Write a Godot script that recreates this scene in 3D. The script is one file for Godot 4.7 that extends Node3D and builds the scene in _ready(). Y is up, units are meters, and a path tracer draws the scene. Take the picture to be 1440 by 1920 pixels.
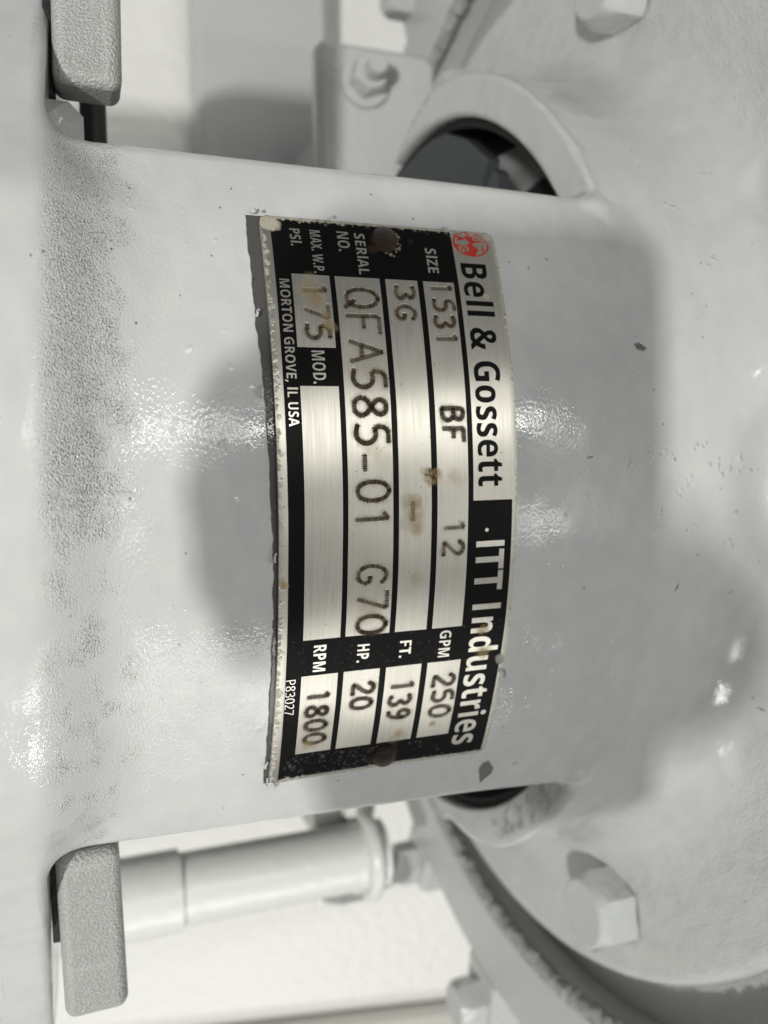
extends Node3D
# All lengths in the builders are millimetres, with the pump's shaft along x at y = -136 and the floor at y = FLOOR; pt() turns them into metres with the floor at y = 0.
const MM := 0.001
const FLOOR := -420.0
const R := 136.18            # outside radius of the bracket arm
const AX := -136.18          # height of the shaft axis
const CAM := Vector3(-66.13, 159.37, -12.70)

var rng := RandomNumberGenerator.new()
var mats := {}

func _ready() -> void:
	rng.seed = 7
	# ---------- camera, light, exposure ----------
	var cam := Camera3D.new()
	cam.name = "camera"
	var right := Vector3(0.941229, 0.337652, 0.008868)
	var up := Vector3(0.040358, -0.086357, -0.995446)
	var back := Vector3(-0.335349, 0.937301, -0.094909)
	cam.transform = Transform3D(Basis(right, up, back).orthonormalized(), pt(CAM.x, CAM.y, CAM.z))
	var lens := CameraAttributesPhysical.new()
	lens.frustum_focal_length = 19.5
	lens.frustum_near = 0.01
	lens.frustum_far = 30.0
	lens.frustum_focus_distance = 0.166
	lens.exposure_aperture = 8.5
	cam.attributes = lens
	add_child(cam)
	cam.current = true
	var we := WorldEnvironment.new()
	we.name = "environment"
	var env := Environment.new()
	env.background_mode = Environment.BG_COLOR
	env.background_color = Color(0.17, 0.173, 0.175).linear_to_srgb()
	env.tonemap_mode = Environment.TONE_MAPPER_LINEAR
	env.tonemap_exposure = 1.06
	env.sdfgi_enabled = true
	env.ssao_enabled = true
	env.ssil_enabled = true
	we.environment = env
	add_child(we)
	make_materials()
	lamps()
	# ---------- setting ----------
	setting()
	# ---------- the pump ----------
	pump()
	# ---------- things round it ----------
	surroundings()
	phone(cam.transform)

func lamps() -> void:
	# a compact work lamp up to the left throws the sharp shadow of the phone
	lamp("ceiling_lamp", "compact square ceiling lamp up to the left above the pump", Vector3(-1164, 1800, 298), Vector2(0.06, 0.09), 3.2, "")
	lamp("soft_fill_lamp", "added square fill lamp beside the compact lamp up to the left", Vector3(-1120, 1800, 110), Vector2(0.22, 0.22), 0.6, "")  # added soft fill that smooths the shadow edge of the fingers
	lamp("ceiling_tube_lamp", "long ceiling tube lamp almost straight above, towards the top of the photo", Vector3(650, 1850, -430), Vector2(1.2, 0.07), 0.66, "tube lamps in rows on the ceiling")
	lamp("ceiling_tube_lamp", "long ceiling tube lamp in the far row towards the bottom of the photo", Vector3(420, 1700, 1650), Vector2(1.2, 0.05), 0.55, "tube lamps in rows on the ceiling")
	lamp("ceiling_tube_lamp", "ceiling tube lamp farthest away towards the bottom of the photo", Vector3(350, 1700, 2480), Vector2(1.2, 0.05), 1.0, "tube lamps in rows on the ceiling")
	lamp("ceiling_tube_lamp", "short ceiling tube lamp above the pump centre line, up to the right", Vector3(1100, 1850, 400), Vector2(0.6, 0.04), 0.18, "tube lamps in rows on the ceiling")

# ---------------------------------------------------------------- helpers
func pt(x: float, y: float, z: float) -> Vector3:
	return Vector3(x, y - FLOOR, z) * MM

func tag(o: Node, label: String, category: String, group := "", kind := "") -> void:
	if label: o.set_meta("label", label)
	if category: o.set_meta("category", category)
	if group: o.set_meta("group", group)
	if kind: o.set_meta("kind", kind)

func numbered(called: String, parent: Node) -> String:
	if not parent.has_node(called): return called
	var n := 1
	while parent.has_node("%s_%03d" % [called, n]): n += 1
	return "%s_%03d" % [called, n]

func base(called: String, label: String, category: String, at := Vector3.ZERO, group := "") -> Node3D:
	var o := Node3D.new()
	o.name = numbered(called, self)
	add_child(o, true)
	o.position = at
	tag(o, label, category, group)
	return o

func put(called: String, mesh: Mesh, mat: Material, parent: Node) -> MeshInstance3D:
	# vertices are in world metres; the parent's own place is taken off
	var o := MeshInstance3D.new()
	o.name = numbered(called, parent)
	o.mesh = mesh
	o.material_override = mat
	var off := Vector3.ZERO
	var p := parent
	while p != self and p is Node3D:
		off += (p as Node3D).position
		p = p.get_parent()
	parent.add_child(o, true)
	o.position = -off
	return o

func place(called: String, mesh: Mesh, mat: Material, parent: Node, xf: Transform3D) -> MeshInstance3D:
	var o := put(called, mesh, mat, parent)
	o.transform = Transform3D(xf.basis, xf.origin + o.position)
	return o

# A bag of triangles: v vertices, t indices (counter-clockwise seen from outside)
class Bag:
	var v := PackedVector3Array()
	var t := PackedInt32Array()
	func grid(rows: Array, closed: bool) -> void:
		var n: int = rows[0].size()
		var first := v.size()
		for row in rows: v.append_array(row)
		var m := n if closed else n - 1
		for i in rows.size() - 1:
			for j in m:
				var a := first + i * n + j
				var b := first + i * n + (j + 1) % n
				var c := a + n
				var d := b + n
				t.append_array(PackedInt32Array([a, b, d, a, d, c]))
	func cap(row: PackedVector3Array, flip: bool) -> void:
		var c := Vector3.ZERO
		for p in row: c += p
		c /= row.size()
		var first := v.size()
		v.append(c)
		v.append_array(row)
		for j in row.size():
			var a := first + 1 + j
			var b := first + 1 + (j + 1) % row.size()
			if flip: t.append_array(PackedInt32Array([first, b, a]))
			else: t.append_array(PackedInt32Array([first, a, b]))

# Welds, turns the faces outwards by the signed volume, and gives corner normals that are smooth across edges flatter than crease degrees
func weld(bag: Bag, crease := 40.0, uvs := PackedVector2Array()) -> ArrayMesh:
	var ids := {}
	var index := PackedInt32Array()
	index.resize(bag.v.size())
	for i in bag.v.size():
		var key := Vector3i((bag.v[i] * 2.0e5).round())
		if not ids.has(key): ids[key] = ids.size()
		index[i] = ids[key]
	var volume := 0.0
	var centre := Vector3.ZERO
	for p in bag.v: centre += p
	centre /= maxi(1, bag.v.size())
	for k in range(0, bag.t.size(), 3):
		volume += (bag.v[bag.t[k]] - centre).dot((bag.v[bag.t[k + 1]] - centre).cross(bag.v[bag.t[k + 2]] - centre))
	var flip := volume < 0.0
	var faces := bag.t.size() / 3
	var normals := PackedVector3Array()
	normals.resize(faces)
	var touching := []
	touching.resize(ids.size())
	for k in faces:
		var a := bag.v[bag.t[k * 3]]
		var n := (bag.v[bag.t[k * 3 + 1]] - a).cross(bag.v[bag.t[k * 3 + 2]] - a)
		if flip: n = -n
		normals[k] = n
		for j in 3:
			var w := index[bag.t[k * 3 + j]]
			if touching[w] == null: touching[w] = PackedInt32Array()
			touching[w].append(k)
	var limit := cos(deg_to_rad(crease))
	var ov := PackedVector3Array()
	var on := PackedVector3Array()
	var ou := PackedVector2Array()
	for k in faces:
		var own := normals[k].normalized()
		if own == Vector3.ZERO: continue
		for j in ([0, 1, 2] if flip else [0, 2, 1]):
			var corner := bag.t[k * 3 + j]
			var s := Vector3.ZERO
			for other in touching[index[corner]]:
				if normals[other].normalized().dot(own) >= limit: s += normals[other]
			ov.append(bag.v[corner])
			on.append(s.normalized() if s.length_squared() > 0.0 else own)
			if uvs.size(): ou.append(uvs[corner])
	var arrays := []
	arrays.resize(Mesh.ARRAY_MAX)
	arrays[Mesh.ARRAY_VERTEX] = ov
	arrays[Mesh.ARRAY_NORMAL] = on
	if uvs.size(): arrays[Mesh.ARRAY_TEX_UV] = ou
	var mesh := ArrayMesh.new()
	mesh.add_surface_from_arrays(Mesh.PRIMITIVE_TRIANGLES, arrays)
	return mesh

# Closed profile of Vector2(x, r) turned about the shaft from angle a0 to a1 (degrees from straight up, towards +z)
func lathe(profile: Array, a0 := 0.0, a1 := 360.0, steps := 120, zc := 0.0, crease := 35.0) -> ArrayMesh:
	var bag := Bag.new()
	var whole := absf(a1 - a0) >= 359.9
	var rows := []
	for i in (steps if whole else steps + 1):
		var a := deg_to_rad(a0 + (a1 - a0) * i / steps)
		var row := PackedVector3Array()
		for p in profile: row.append(pt(p.x, AX + p.y * cos(a), zc + p.y * sin(a)))
		rows.append(row)
	if whole: rows.append(rows[0])
	bag.grid(rows, true)
	if not whole:
		bag.cap(rows[0], true)
		bag.cap(rows[-1], false)
	return weld(bag, crease)

# Box with chamfered edges, centred at the origin, in millimetres, y up
func chamfered(size: Vector3, c: float, bottom_up := false) -> Bag:
	var bag := Bag.new()
	var h := size / 2.0
	var rows := []
	for level in [[-h.y, c], [-h.y + c, 0.0], [h.y - c, 0.0], [h.y, c]]:
		var row := PackedVector3Array()
		var w: float = h.x - level[1]
		var d: float = h.z - level[1]
		for q in [[w, d - c], [w, -d + c], [w - c, -d], [-w + c, -d], [-w, -d + c], [-w, d - c], [-w + c, d], [w - c, d]]:
			row.append(Vector3(q[0], level[0], q[1]) * MM)
		rows.append(row)
	bag.grid(rows, true)
	bag.cap(rows[0], true)
	bag.cap(rows[-1], false)
	return bag

# Turned about y: profile of Vector2(radius, height) in millimetres; hex_from > 0 squeezes rows listed in hex to a hexagon
func turned(profile: Array, steps := 32, crease := 35.0) -> ArrayMesh:
	var bag := Bag.new()
	var rows := []
	for p in profile:
		var row := PackedVector3Array()
		for i in steps:
			var a := TAU * i / steps
			row.append(Vector3(cos(a) * p.x, p.y, sin(a) * p.x) * MM)
		rows.append(row)
	bag.grid(rows, true)
	bag.cap(rows[0], true)
	bag.cap(rows[-1], false)
	return weld(bag, crease)

# Hexagon bolt head standing on y = 0, thick paint rounding its corners
func hex_head(flats: float, height: float, bore := 0.0) -> ArrayMesh:
	var bag := Bag.new()
	var rows := []
	var n := 72
	var r_in := flats / 2.0
	for level in [[0.0, 0.99, 0.0], [0.5, 1.0, 0.0], [0.55, 1.0, 1.0], [0.8, 0.985, 1.0], [1.0, 0.93, 2.0], [1.0, 0.87, 2.0]]:
		var row := PackedVector3Array()
		for i in n:
			var a := TAU * i / n
			var b := fposmod(a, PI / 3.0) - PI / 6.0
			var hexr := r_in / cos(b)
			hexr = minf(hexr, r_in * 1.142)
			var rr: float = hexr * level[1]
			var y: float = height * level[0]
			if level[2] == 1.0 or level[2] == 2.0:
				y = minf(y, height - maxf(0.0, hexr - r_in * 1.0) * 0.75 - (1.0 - level[0]) * height)
			if level[2] == 2.0: rr = minf(rr, r_in * level[1])
			if level[2] == 2.0: y = height - (0.0 if level[1] < 0.9 else 0.35)
			row.append(Vector3(cos(a) * rr, y, sin(a) * rr) * MM)
		rows.append(row)
	bag.grid(rows, true)
	bag.cap(rows[0], true)
	bag.cap(rows[-1], false)
	return weld(bag, 24.0)

# Tube along a polyline (mm, pump coordinates)
func tube(path: Array, radius: float, sides := 20, lump := 0.0, closed := false) -> ArrayMesh:
	var bag := Bag.new()
	var rows := []
	var side := Vector3.ZERO
	var n := path.size()
	for i in n:
		var p: Vector3 = path[i]
		var d: Vector3 = path[(i + 1) % n if closed else mini(i + 1, n - 1)] - path[(i - 1 + n) % n if closed else maxi(i - 1, 0)]
		d = d.normalized()
		if side == Vector3.ZERO: side = d.cross(Vector3(0.3, 0.9, 0.2)).normalized()
		side = (side - d * side.dot(d)).normalized()
		var other := d.cross(side)
		var row := PackedVector3Array()
		for k in sides:
			var a := TAU * k / sides
			var rr := radius * (1.0 + lump * (rng.randf() - 0.5))
			var q := p + (side * cos(a) + other * sin(a)) * rr
			row.append(pt(q.x, q.y, q.z))
		rows.append(row)
	if closed: rows.append(rows[0])
	bag.grid(rows, true)
	if not closed:
		bag.cap(rows[0], true)
		bag.cap(rows[-1], false)
	return weld(bag, 50.0)

# ---------------------------------------------------------------- materials
func noise(frequency: float, octaves := 3, kind := FastNoiseLite.TYPE_SIMPLEX_SMOOTH, s := 1) -> FastNoiseLite:
	var n := FastNoiseLite.new()
	n.seed = s
	n.noise_type = kind
	n.frequency = frequency
	n.fractal_octaves = octaves
	if octaves == 1: n.fractal_type = FastNoiseLite.FRACTAL_NONE
	return n

func noise_map(frequency: float, octaves: int, s: int, size := 512) -> NoiseTexture2D:
	var t := NoiseTexture2D.new()
	t.width = size
	t.height = size
	t.seamless = true
	t.noise = noise(frequency, octaves, FastNoiseLite.TYPE_SIMPLEX_SMOOTH, s)
	return t

func paint(called: String, color: Color, rough: float, bump_mm: float, period_mm: float, frequency := 0.03, octaves := 4, s := 3) -> StandardMaterial3D:
	var m := StandardMaterial3D.new()
	m.resource_name = called
	m.albedo_color = color.linear_to_srgb()
	m.roughness = rough
	if bump_mm > 0.0:
		m.uv1_triplanar = true
		m.uv1_world_triplanar = true
		m.uv1_scale = Vector3.ONE * (1000.0 / period_mm)
		m.heightmap_enabled = true
		m.heightmap_scale = bump_mm * 0.1
		m.heightmap_texture = noise_map(frequency, octaves, s)
	mats[called] = m
	return m

func make_materials() -> void:
	paint("paint", Color(0.515, 0.525, 0.515), 0.16, 0.22, 40.0, 0.02, 4, 3)
	paint("rough_paint", Color(0.44, 0.435, 0.415), 0.42, 0.8, 30.0, 0.05, 4, 5)
	paint("plinth_paint", Color(0.52, 0.495, 0.455), 0.45, 0.4, 120.0, 0.03, 4, 17)
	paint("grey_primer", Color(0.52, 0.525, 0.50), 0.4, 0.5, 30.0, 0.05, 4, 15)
	paint("lug_paint", Color(0.40, 0.395, 0.38), 0.30, 0.5, 24.0, 0.06, 5, 6)
	paint("lumpy_paint", Color(0.515, 0.525, 0.515), 0.16, 1.6, 22.0, 0.05, 3, 8)
	paint("white_paint", Color(0.74, 0.74, 0.71), 0.25, 0.25, 70.0, 0.02, 4, 9)
	paint("floor_paint", Color(0.78, 0.775, 0.74), 0.3, 0.5, 160.0, 0.03, 4, 11)
	paint("dull_black", Color(0.012, 0.012, 0.012), 0.5, 0.1, 20.0)  # for the pieces put in as dark gaps and the block by the pipe
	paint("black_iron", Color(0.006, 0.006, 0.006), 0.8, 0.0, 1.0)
	paint("dark_steel", Color(0.045, 0.049, 0.055), 0.55, 0.1, 25.0)
	paint("rust", Color(0.052, 0.029, 0.018), 0.27, 1.2, 6.0, 0.03, 4, 13)
	paint("phone_case", Color(0.02, 0.02, 0.022), 0.5, 0.0, 1.0)
	paint("skin_tone", Color(0.42, 0.25, 0.18), 0.5, 0.1, 20.0)
	mats.skin_tone.subsurf_scatter_enabled = true
	mats.skin_tone.subsurf_scatter_strength = 0.15
	paint("lamp_housing", Color(0.6, 0.6, 0.6), 0.5, 0.0, 1.0)
	var glow := StandardMaterial3D.new()
	glow.resource_name = "lamp_glow"
	glow.albedo_color = Color(0.9, 0.9, 0.88)
	glow.emission_enabled = true
	glow.emission = Color(1.0, 0.98, 0.94)
	glow.emission_energy_multiplier = 2.0
	mats["lamp_glow"] = glow

# ---------------------------------------------------------------- lamps
func lamp(called: String, label: String, at: Vector3, size: Vector2, energy: float, group: String) -> void:
	var where := pt(at.x, at.y, at.z)
	var o := base(called, label, "ceiling lamp", where, group)
	var toward := (Vector3(0.0, 0.42, 0.0) - where).normalized()
	var x := (Vector3.RIGHT - toward * toward.x).normalized()
	var turn := Basis(x, -toward, x.cross(-toward))
	var housing := weld(chamfered(Vector3(size.x * 1000.0 + 50.0, 50.0, size.y * 1000.0 + 50.0), 6.0), 20.0)
	var h := MeshInstance3D.new()
	h.name = "housing"
	h.mesh = housing
	h.material_override = mats.lamp_housing
	h.transform = Transform3D(turn, turn * Vector3(0.0, 0.034, 0.0))
	o.add_child(h, true)
	var d := MeshInstance3D.new()
	d.name = "lamp_diffuser"
	d.mesh = weld(chamfered(Vector3(size.x * 1000.0, 8.0, size.y * 1000.0), 2.0), 20.0)
	d.material_override = mats.lamp_glow
	d.transform = Transform3D(turn, turn * Vector3(0.0, 0.006, 0.0))
	o.add_child(d, true)
	var l := AreaLight3D.new()
	l.name = "lamp_light"
	l.area_size = size
	l.area_normalize_energy = true
	l.light_energy = energy
	l.light_color = Color(1.0, 1.0, 0.985)
	l.area_range = 12.0
	l.area_attenuation = 2.0
	l.shadow_enabled = true
	# an area light shines along its own -z
	l.transform = Transform3D(Basis(x, x.cross(toward), -toward), toward * 0.004)
	o.add_child(l, true)

# ---------------------------------------------------------------- setting
func setting() -> void:
	var bag := chamfered(Vector3(4000.0, 60.0, 4000.0), 2.0)
	var f := MeshInstance3D.new()
	f.name = "floor"
	f.mesh = weld(bag, 20.0)
	f.material_override = mats.floor_paint
	f.position = Vector3(0.0, -0.03, 0.0)
	tag(f, "white painted floor seen out of focus below the pump", "floor", "", "structure")
	add_child(f, true)
	var plinth := MeshInstance3D.new()
	plinth.name = "plinth"
	plinth.mesh = weld(chamfered(Vector3(1600.0, 14.0, 300.0), 4.0), 20.0)
	plinth.material_override = mats.plinth_paint
	plinth.transform = Transform3D(Basis(Vector3.UP, deg_to_rad(-8.0)), pt(100.0, -413.5, 581.0))
	tag(plinth, "low beige grey concrete step on the floor at the bottom of the photo", "step", "", "structure")
	add_child(plinth, true)

# ---------------------------------------------------------------- the bracket casting as a distance field
static func smin(a: float, b: float, k: float) -> float:
	var h := maxf(k - absf(a - b), 0.0) / k
	return minf(a, b) - h * h * k * 0.25

static func rbox(a: float, b: float, r: float) -> float:
	a += r
	b += r
	return minf(maxf(a, b), 0.0) + sqrt(maxf(a, 0.0) * maxf(a, 0.0) + maxf(b, 0.0) * maxf(b, 0.0)) - r

static func field_at(mode: int, x: float, y: float, z: float) -> float:
	return casting(x, y, z) if mode == 0 else hand_at(x, y, z)

static func casting(x: float, y: float, z: float) -> float:
	var yy := y - AX
	var r := sqrt(yy * yy + z * z)
	# motor flange, slightly turned
	var xf := x + 0.042 * z
	var wide := smoothstep(0.80, 1.2, absf(atan2(z, yy)))
	var flange := rbox(absf(xf + 98.0) - 24.0, absf(r - 78.5 - 12.0 * wide) - 61.5 - 12.0 * wide, 2.5)
	# arm
	var zc := 4.2 + 0.027 * x
	var hw := 74.2 - 0.004 * x + 0.016 * x
	var rd := sqrt(yy * yy + (z - 2.0) * (z - 2.0))
	var du := absf(lerpf(r, rd, smoothstep(20.0, 54.0, x)) - (R - 7.0)) - 7.0
	var dz := absf(z - zc) - hw
	var dx := absf(x + 12.0) - 74.0
	var arm := maxf(rbox(du, dz, 2.2), dx)
	if yy < 0.0: arm = maxf(arm, -yy)
	# drum and pump flange
	var around := absf(atan2(z - 2.0, yy))
	# towards its sides the mouth of the drum thins out
	var outer := 136.18 - (15.0 * smoothstep(1.40, 1.95, around) if z < 0.0 else 16.0 * smoothstep(1.05, 1.75, around)) * (1.0 - smoothstep(72.0, 96.0, x))
	var drum := rbox(absf(x - 85.0) - 31.0, absf(rd - (outer + 123.2) * 0.5) - (outer - 123.2) * 0.5, 1.6)
	var ring := rbox(absf(x - 107.5) - 9.5, absf(rd - 154.0) - 31.0, 4.0)
	var right := smin(drum, ring, 24.0)
	var d := smin(flange, arm, lerpf(9.0, 24.0, smoothstep(1.0, -16.0, dz)))
	d = smin(d, right, lerpf(0.02, 8.0, smoothstep(-9.0, -0.5, dz) * (1.0 - smoothstep(50.0, 60.0, x))))
	# spot faces cut for the flange bolts, and the pocket at the crest
	if x > 60.0:
		var a1 := Vector2(AX + 157.0 * 0.8746, 157.0 * 0.4848)
		var c1 := rbox(sqrt((y - a1.x) * (y - a1.x) + (absf(z) - a1.y) * (absf(z) - a1.y)) - 14.5, absf(x - 70.0) - 25.5, 3.0)
		d = -smin(-d, c1, 2.5)
		var pocket := rbox(sqrt((x - 113.0) * (x - 113.0) + z * z) - 29.0, absf(y - 38.0) - 42.0, 12.0)
		pocket = maxf(pocket, x - 101.0)
		d = -smin(-d, pocket, 12.0)
	return d

# The hand that holds the phone, in millimetres of the phone: x across, y up its length, z away from the pump
static func limb(p: Vector3, a: Vector3, b: Vector3, ra: float, rb: float) -> float:
	var d := b - a
	var t := clampf((p - a).dot(d) / d.length_squared(), 0.0, 1.0)
	return (p - a - d * t).length() - lerpf(ra, rb, t)

static func hand_at(x: float, y: float, z: float) -> float:
	var p := Vector3(x, y, z)
	var d := 1.0e3
	p.x -= 4.6
	# palm behind the edge of the phone, then the wrist and forearm leading away from the pump
	d = limb(p, Vector3(-58, -22, 24), Vector3(-57, -62, 26), 11.0, 12.0)
	d = smin(d, limb(p, Vector3(-58, -24, 30), Vector3(-52, -70, 40), 12.5, 15.0), 10.0)
	d = smin(d, limb(p, Vector3(-52, -62, 40), Vector3(-48, -92, 84), 19.0, 21.0), 16.0)
	d = smin(d, limb(p, Vector3(-48, -92, 84), Vector3(-40, -150, 300), 22.0, 34.0), 14.0)
	# thumb along the screen side
	var thumb := smin(limb(p, Vector3(-50, -68, 34), Vector3(-38, -46, 24), 12.0, 9.5), limb(p, Vector3(-38, -46, 24), Vector3(-32, -18, 20), 9.3, 7.6), 4.0)
	d = smin(d, thumb, 6.0)
	for k in 4:
		var f := y_of(k)
		var r: float = [7.0, 7.2, 7.1, 6.3][k]
		var reach: float = [-46.0, -40.0, -43.0, -50.0][k]
		var out: float = [-67.0, -68.6, -68.3, -66.4][k]
		var finger := limb(p, Vector3(-58, f, 26), Vector3(out, f + 0.5, 6), r + 1.0, r + 0.4)
		finger = smin(finger, limb(p, Vector3(out, f + 0.5, 6), Vector3(out + 1.0, f + 1.0, -2.0), r + 0.4, r), 3.0)
		finger = smin(finger, limb(p, Vector3(out + 1.0, f + 1.0, -2.0), Vector3(reach - 8.0, f + 1.5, -5.5), r, r - 1.4), 3.0)
		d = smin(d, finger, 9.0)
	return d

static func y_of(k: int) -> float:
	return -21.0 - 14.6 * k

func surface_net(lo: Vector3, hi: Vector3, cell: float, block: int, mode := 0) -> ArrayMesh:
	var n := Vector3i(((hi - lo) / cell).ceil())
	n = Vector3i((n.x / block + 1) * block, (n.y / block + 1) * block, (n.z / block + 1) * block)
	var sx := n.x + 1
	var sy := n.y + 1
	var sz := n.z + 1
	var field := PackedFloat32Array()
	field.resize(sx * sy * sz)
	field.fill(99.0)
	var near := cell * block * 0.87 + 3.0
	var active: Array[Vector3i] = []
	for bx in n.x / block:
		for by in n.y / block:
			for bz in n.z / block:
				var c := lo + Vector3(bx + 0.5, by + 0.5, bz + 0.5) * cell * block
				var d: float = field_at(mode, c.x, c.y, c.z)
				if absf(d) < near:
					active.append(Vector3i(bx, by, bz) * block)
				elif d < 0.0:
					for i in block + 1:
						for j in block + 1:
							var at := ((bx * block + i) * sy + by * block + j) * sz + bz * block
							for k in block + 1: field[at + k] = -99.0
	for b in active:
		for i in block + 1:
			var x := lo.x + (b.x + i) * cell
			for j in block + 1:
				var y := lo.y + (b.y + j) * cell
				var at := ((b.x + i) * sy + b.y + j) * sz + b.z
				for k in block + 1:
					if absf(field[at + k]) == 99.0:
						field[at + k] = field_at(mode, x, y, lo.z + (b.z + k) * cell)
	var ids := PackedInt32Array()
	ids.resize(sx * sy * sz)
	ids.fill(-1)
	var vs := PackedVector3Array()
	var ns := PackedVector3Array()
	var uv := PackedVector2Array()
	var off := [0, 1, sz, sz + 1, sy * sz, sy * sz + 1, sy * sz + sz, sy * sz + sz + 1]
	var edges := [[0, 1], [2, 3], [4, 5], [6, 7], [0, 2], [1, 3], [4, 6], [5, 7], [0, 4], [1, 5], [2, 6], [3, 7]]
	for b in active:
		for i in block:
			for j in block:
				for k in block:
					var at := ((b.x + i) * sy + b.y + j) * sz + b.z + k
					var inside := 0
					for o in 8:
						if field[at + off[o]] < 0.0: inside += 1
					if inside == 0 or inside == 8: continue
					var s := Vector3.ZERO
					var count := 0
					for e in edges:
						var fa := field[at + off[e[0]]]
						var fb := field[at + off[e[1]]]
						if (fa < 0.0) == (fb < 0.0): continue
						var w := fa / (fa - fb)
						var pa := Vector3(e[0] >> 2, (e[0] >> 1) & 1, e[0] & 1)
						var pb := Vector3(e[1] >> 2, (e[1] >> 1) & 1, e[1] & 1)
						s += pa.lerp(pb, w)
						count += 1
					var p := lo + (Vector3(b.x + i, b.y + j, b.z + k) + s / count) * cell
					var g := Vector3.ZERO
					for step in 2:
						var d0 := field_at(mode, p.x, p.y, p.z)
						g = Vector3(field_at(mode, p.x + 0.2, p.y, p.z) - field_at(mode, p.x - 0.2, p.y, p.z), field_at(mode, p.x, p.y + 0.2, p.z) - field_at(mode, p.x, p.y - 0.2, p.z), field_at(mode, p.x, p.y, p.z + 0.2) - field_at(mode, p.x, p.y, p.z - 0.2)) / 0.4
						if g.length_squared() > 0.04: p -= (g / g.length_squared() * d0).limit_length(cell)
					ids[at] = vs.size()
					vs.append(pt(p.x, p.y, p.z) if mode == 0 else p * MM)
					ns.append(g.normalized())
					uv.append(skin_uv(p))
	var tris := PackedInt32Array()
	var dirs := [sy * sz, sz, 1]
	for b in active:
		for i in block:
			for j in block:
				for k in block:
					if b.x + i == 0 or b.y + j == 0 or b.z + k == 0: continue
					var at := ((b.x + i) * sy + b.y + j) * sz + b.z + k
					var f0 := field[at]
					for axis in 3:
						var f1 := field[at + dirs[axis]]
						if (f0 < 0.0) == (f1 < 0.0): continue
						var da: int = dirs[(axis + 1) % 3]
						var db: int = dirs[(axis + 2) % 3]
						var q := [ids[at], ids[at - da], ids[at - da - db], ids[at - db]]
						if q.min() < 0: continue
						# clockwise from outside
						if f0 < 0.0: tris.append_array(PackedInt32Array([q[0], q[2], q[1], q[0], q[3], q[2]]))
						else: tris.append_array(PackedInt32Array([q[0], q[1], q[2], q[0], q[2], q[3]]))
	var arrays := []
	arrays.resize(Mesh.ARRAY_MAX)
	arrays[Mesh.ARRAY_VERTEX] = vs
	arrays[Mesh.ARRAY_NORMAL] = ns
	arrays[Mesh.ARRAY_TEX_UV] = uv
	arrays[Mesh.ARRAY_INDEX] = tris
	var mesh := ArrayMesh.new()
	mesh.add_surface_from_arrays(Mesh.PRIMITIVE_TRIANGLES, arrays)
	return mesh

# Unrolled place on the casting: across the shaft direction (with the flange faces folded out) and along the arc
func skin_uv(p: Vector3) -> Vector2:
	var r := Vector2(p.y - AX, p.z).length()
	var a := atan2(p.z, p.y - AX) * R
	var u := p.x
	if p.x > 50.0: u += 0.5 * (r - 143.0 + sqrt((r - 143.0) * (r - 143.0) + 20.0)) - maxf(135.6 - r, 0.0)
	if p.z < 0.0 and p.x < 56.0 and r < 135.0 and p.x > 50.0: u -= 45.0
	return Vector2((u + 90.0) / 230.0, (a + 150.0) / 300.0)

func bytes_of(n: FastNoiseLite, w: int, h: int) -> PackedByteArray:
	return n.get_image(w, h, false, false, false).get_data()

func smooth_field(n: FastNoiseLite, small: int, big: int) -> PackedFloat32Array:
	var im := n.get_image(small, small, false, false, true)
	im.convert(Image.FORMAT_RF)
	im.resize(big, big, Image.INTERPOLATE_CUBIC)
	return im.get_data().to_float32_array()

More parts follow.
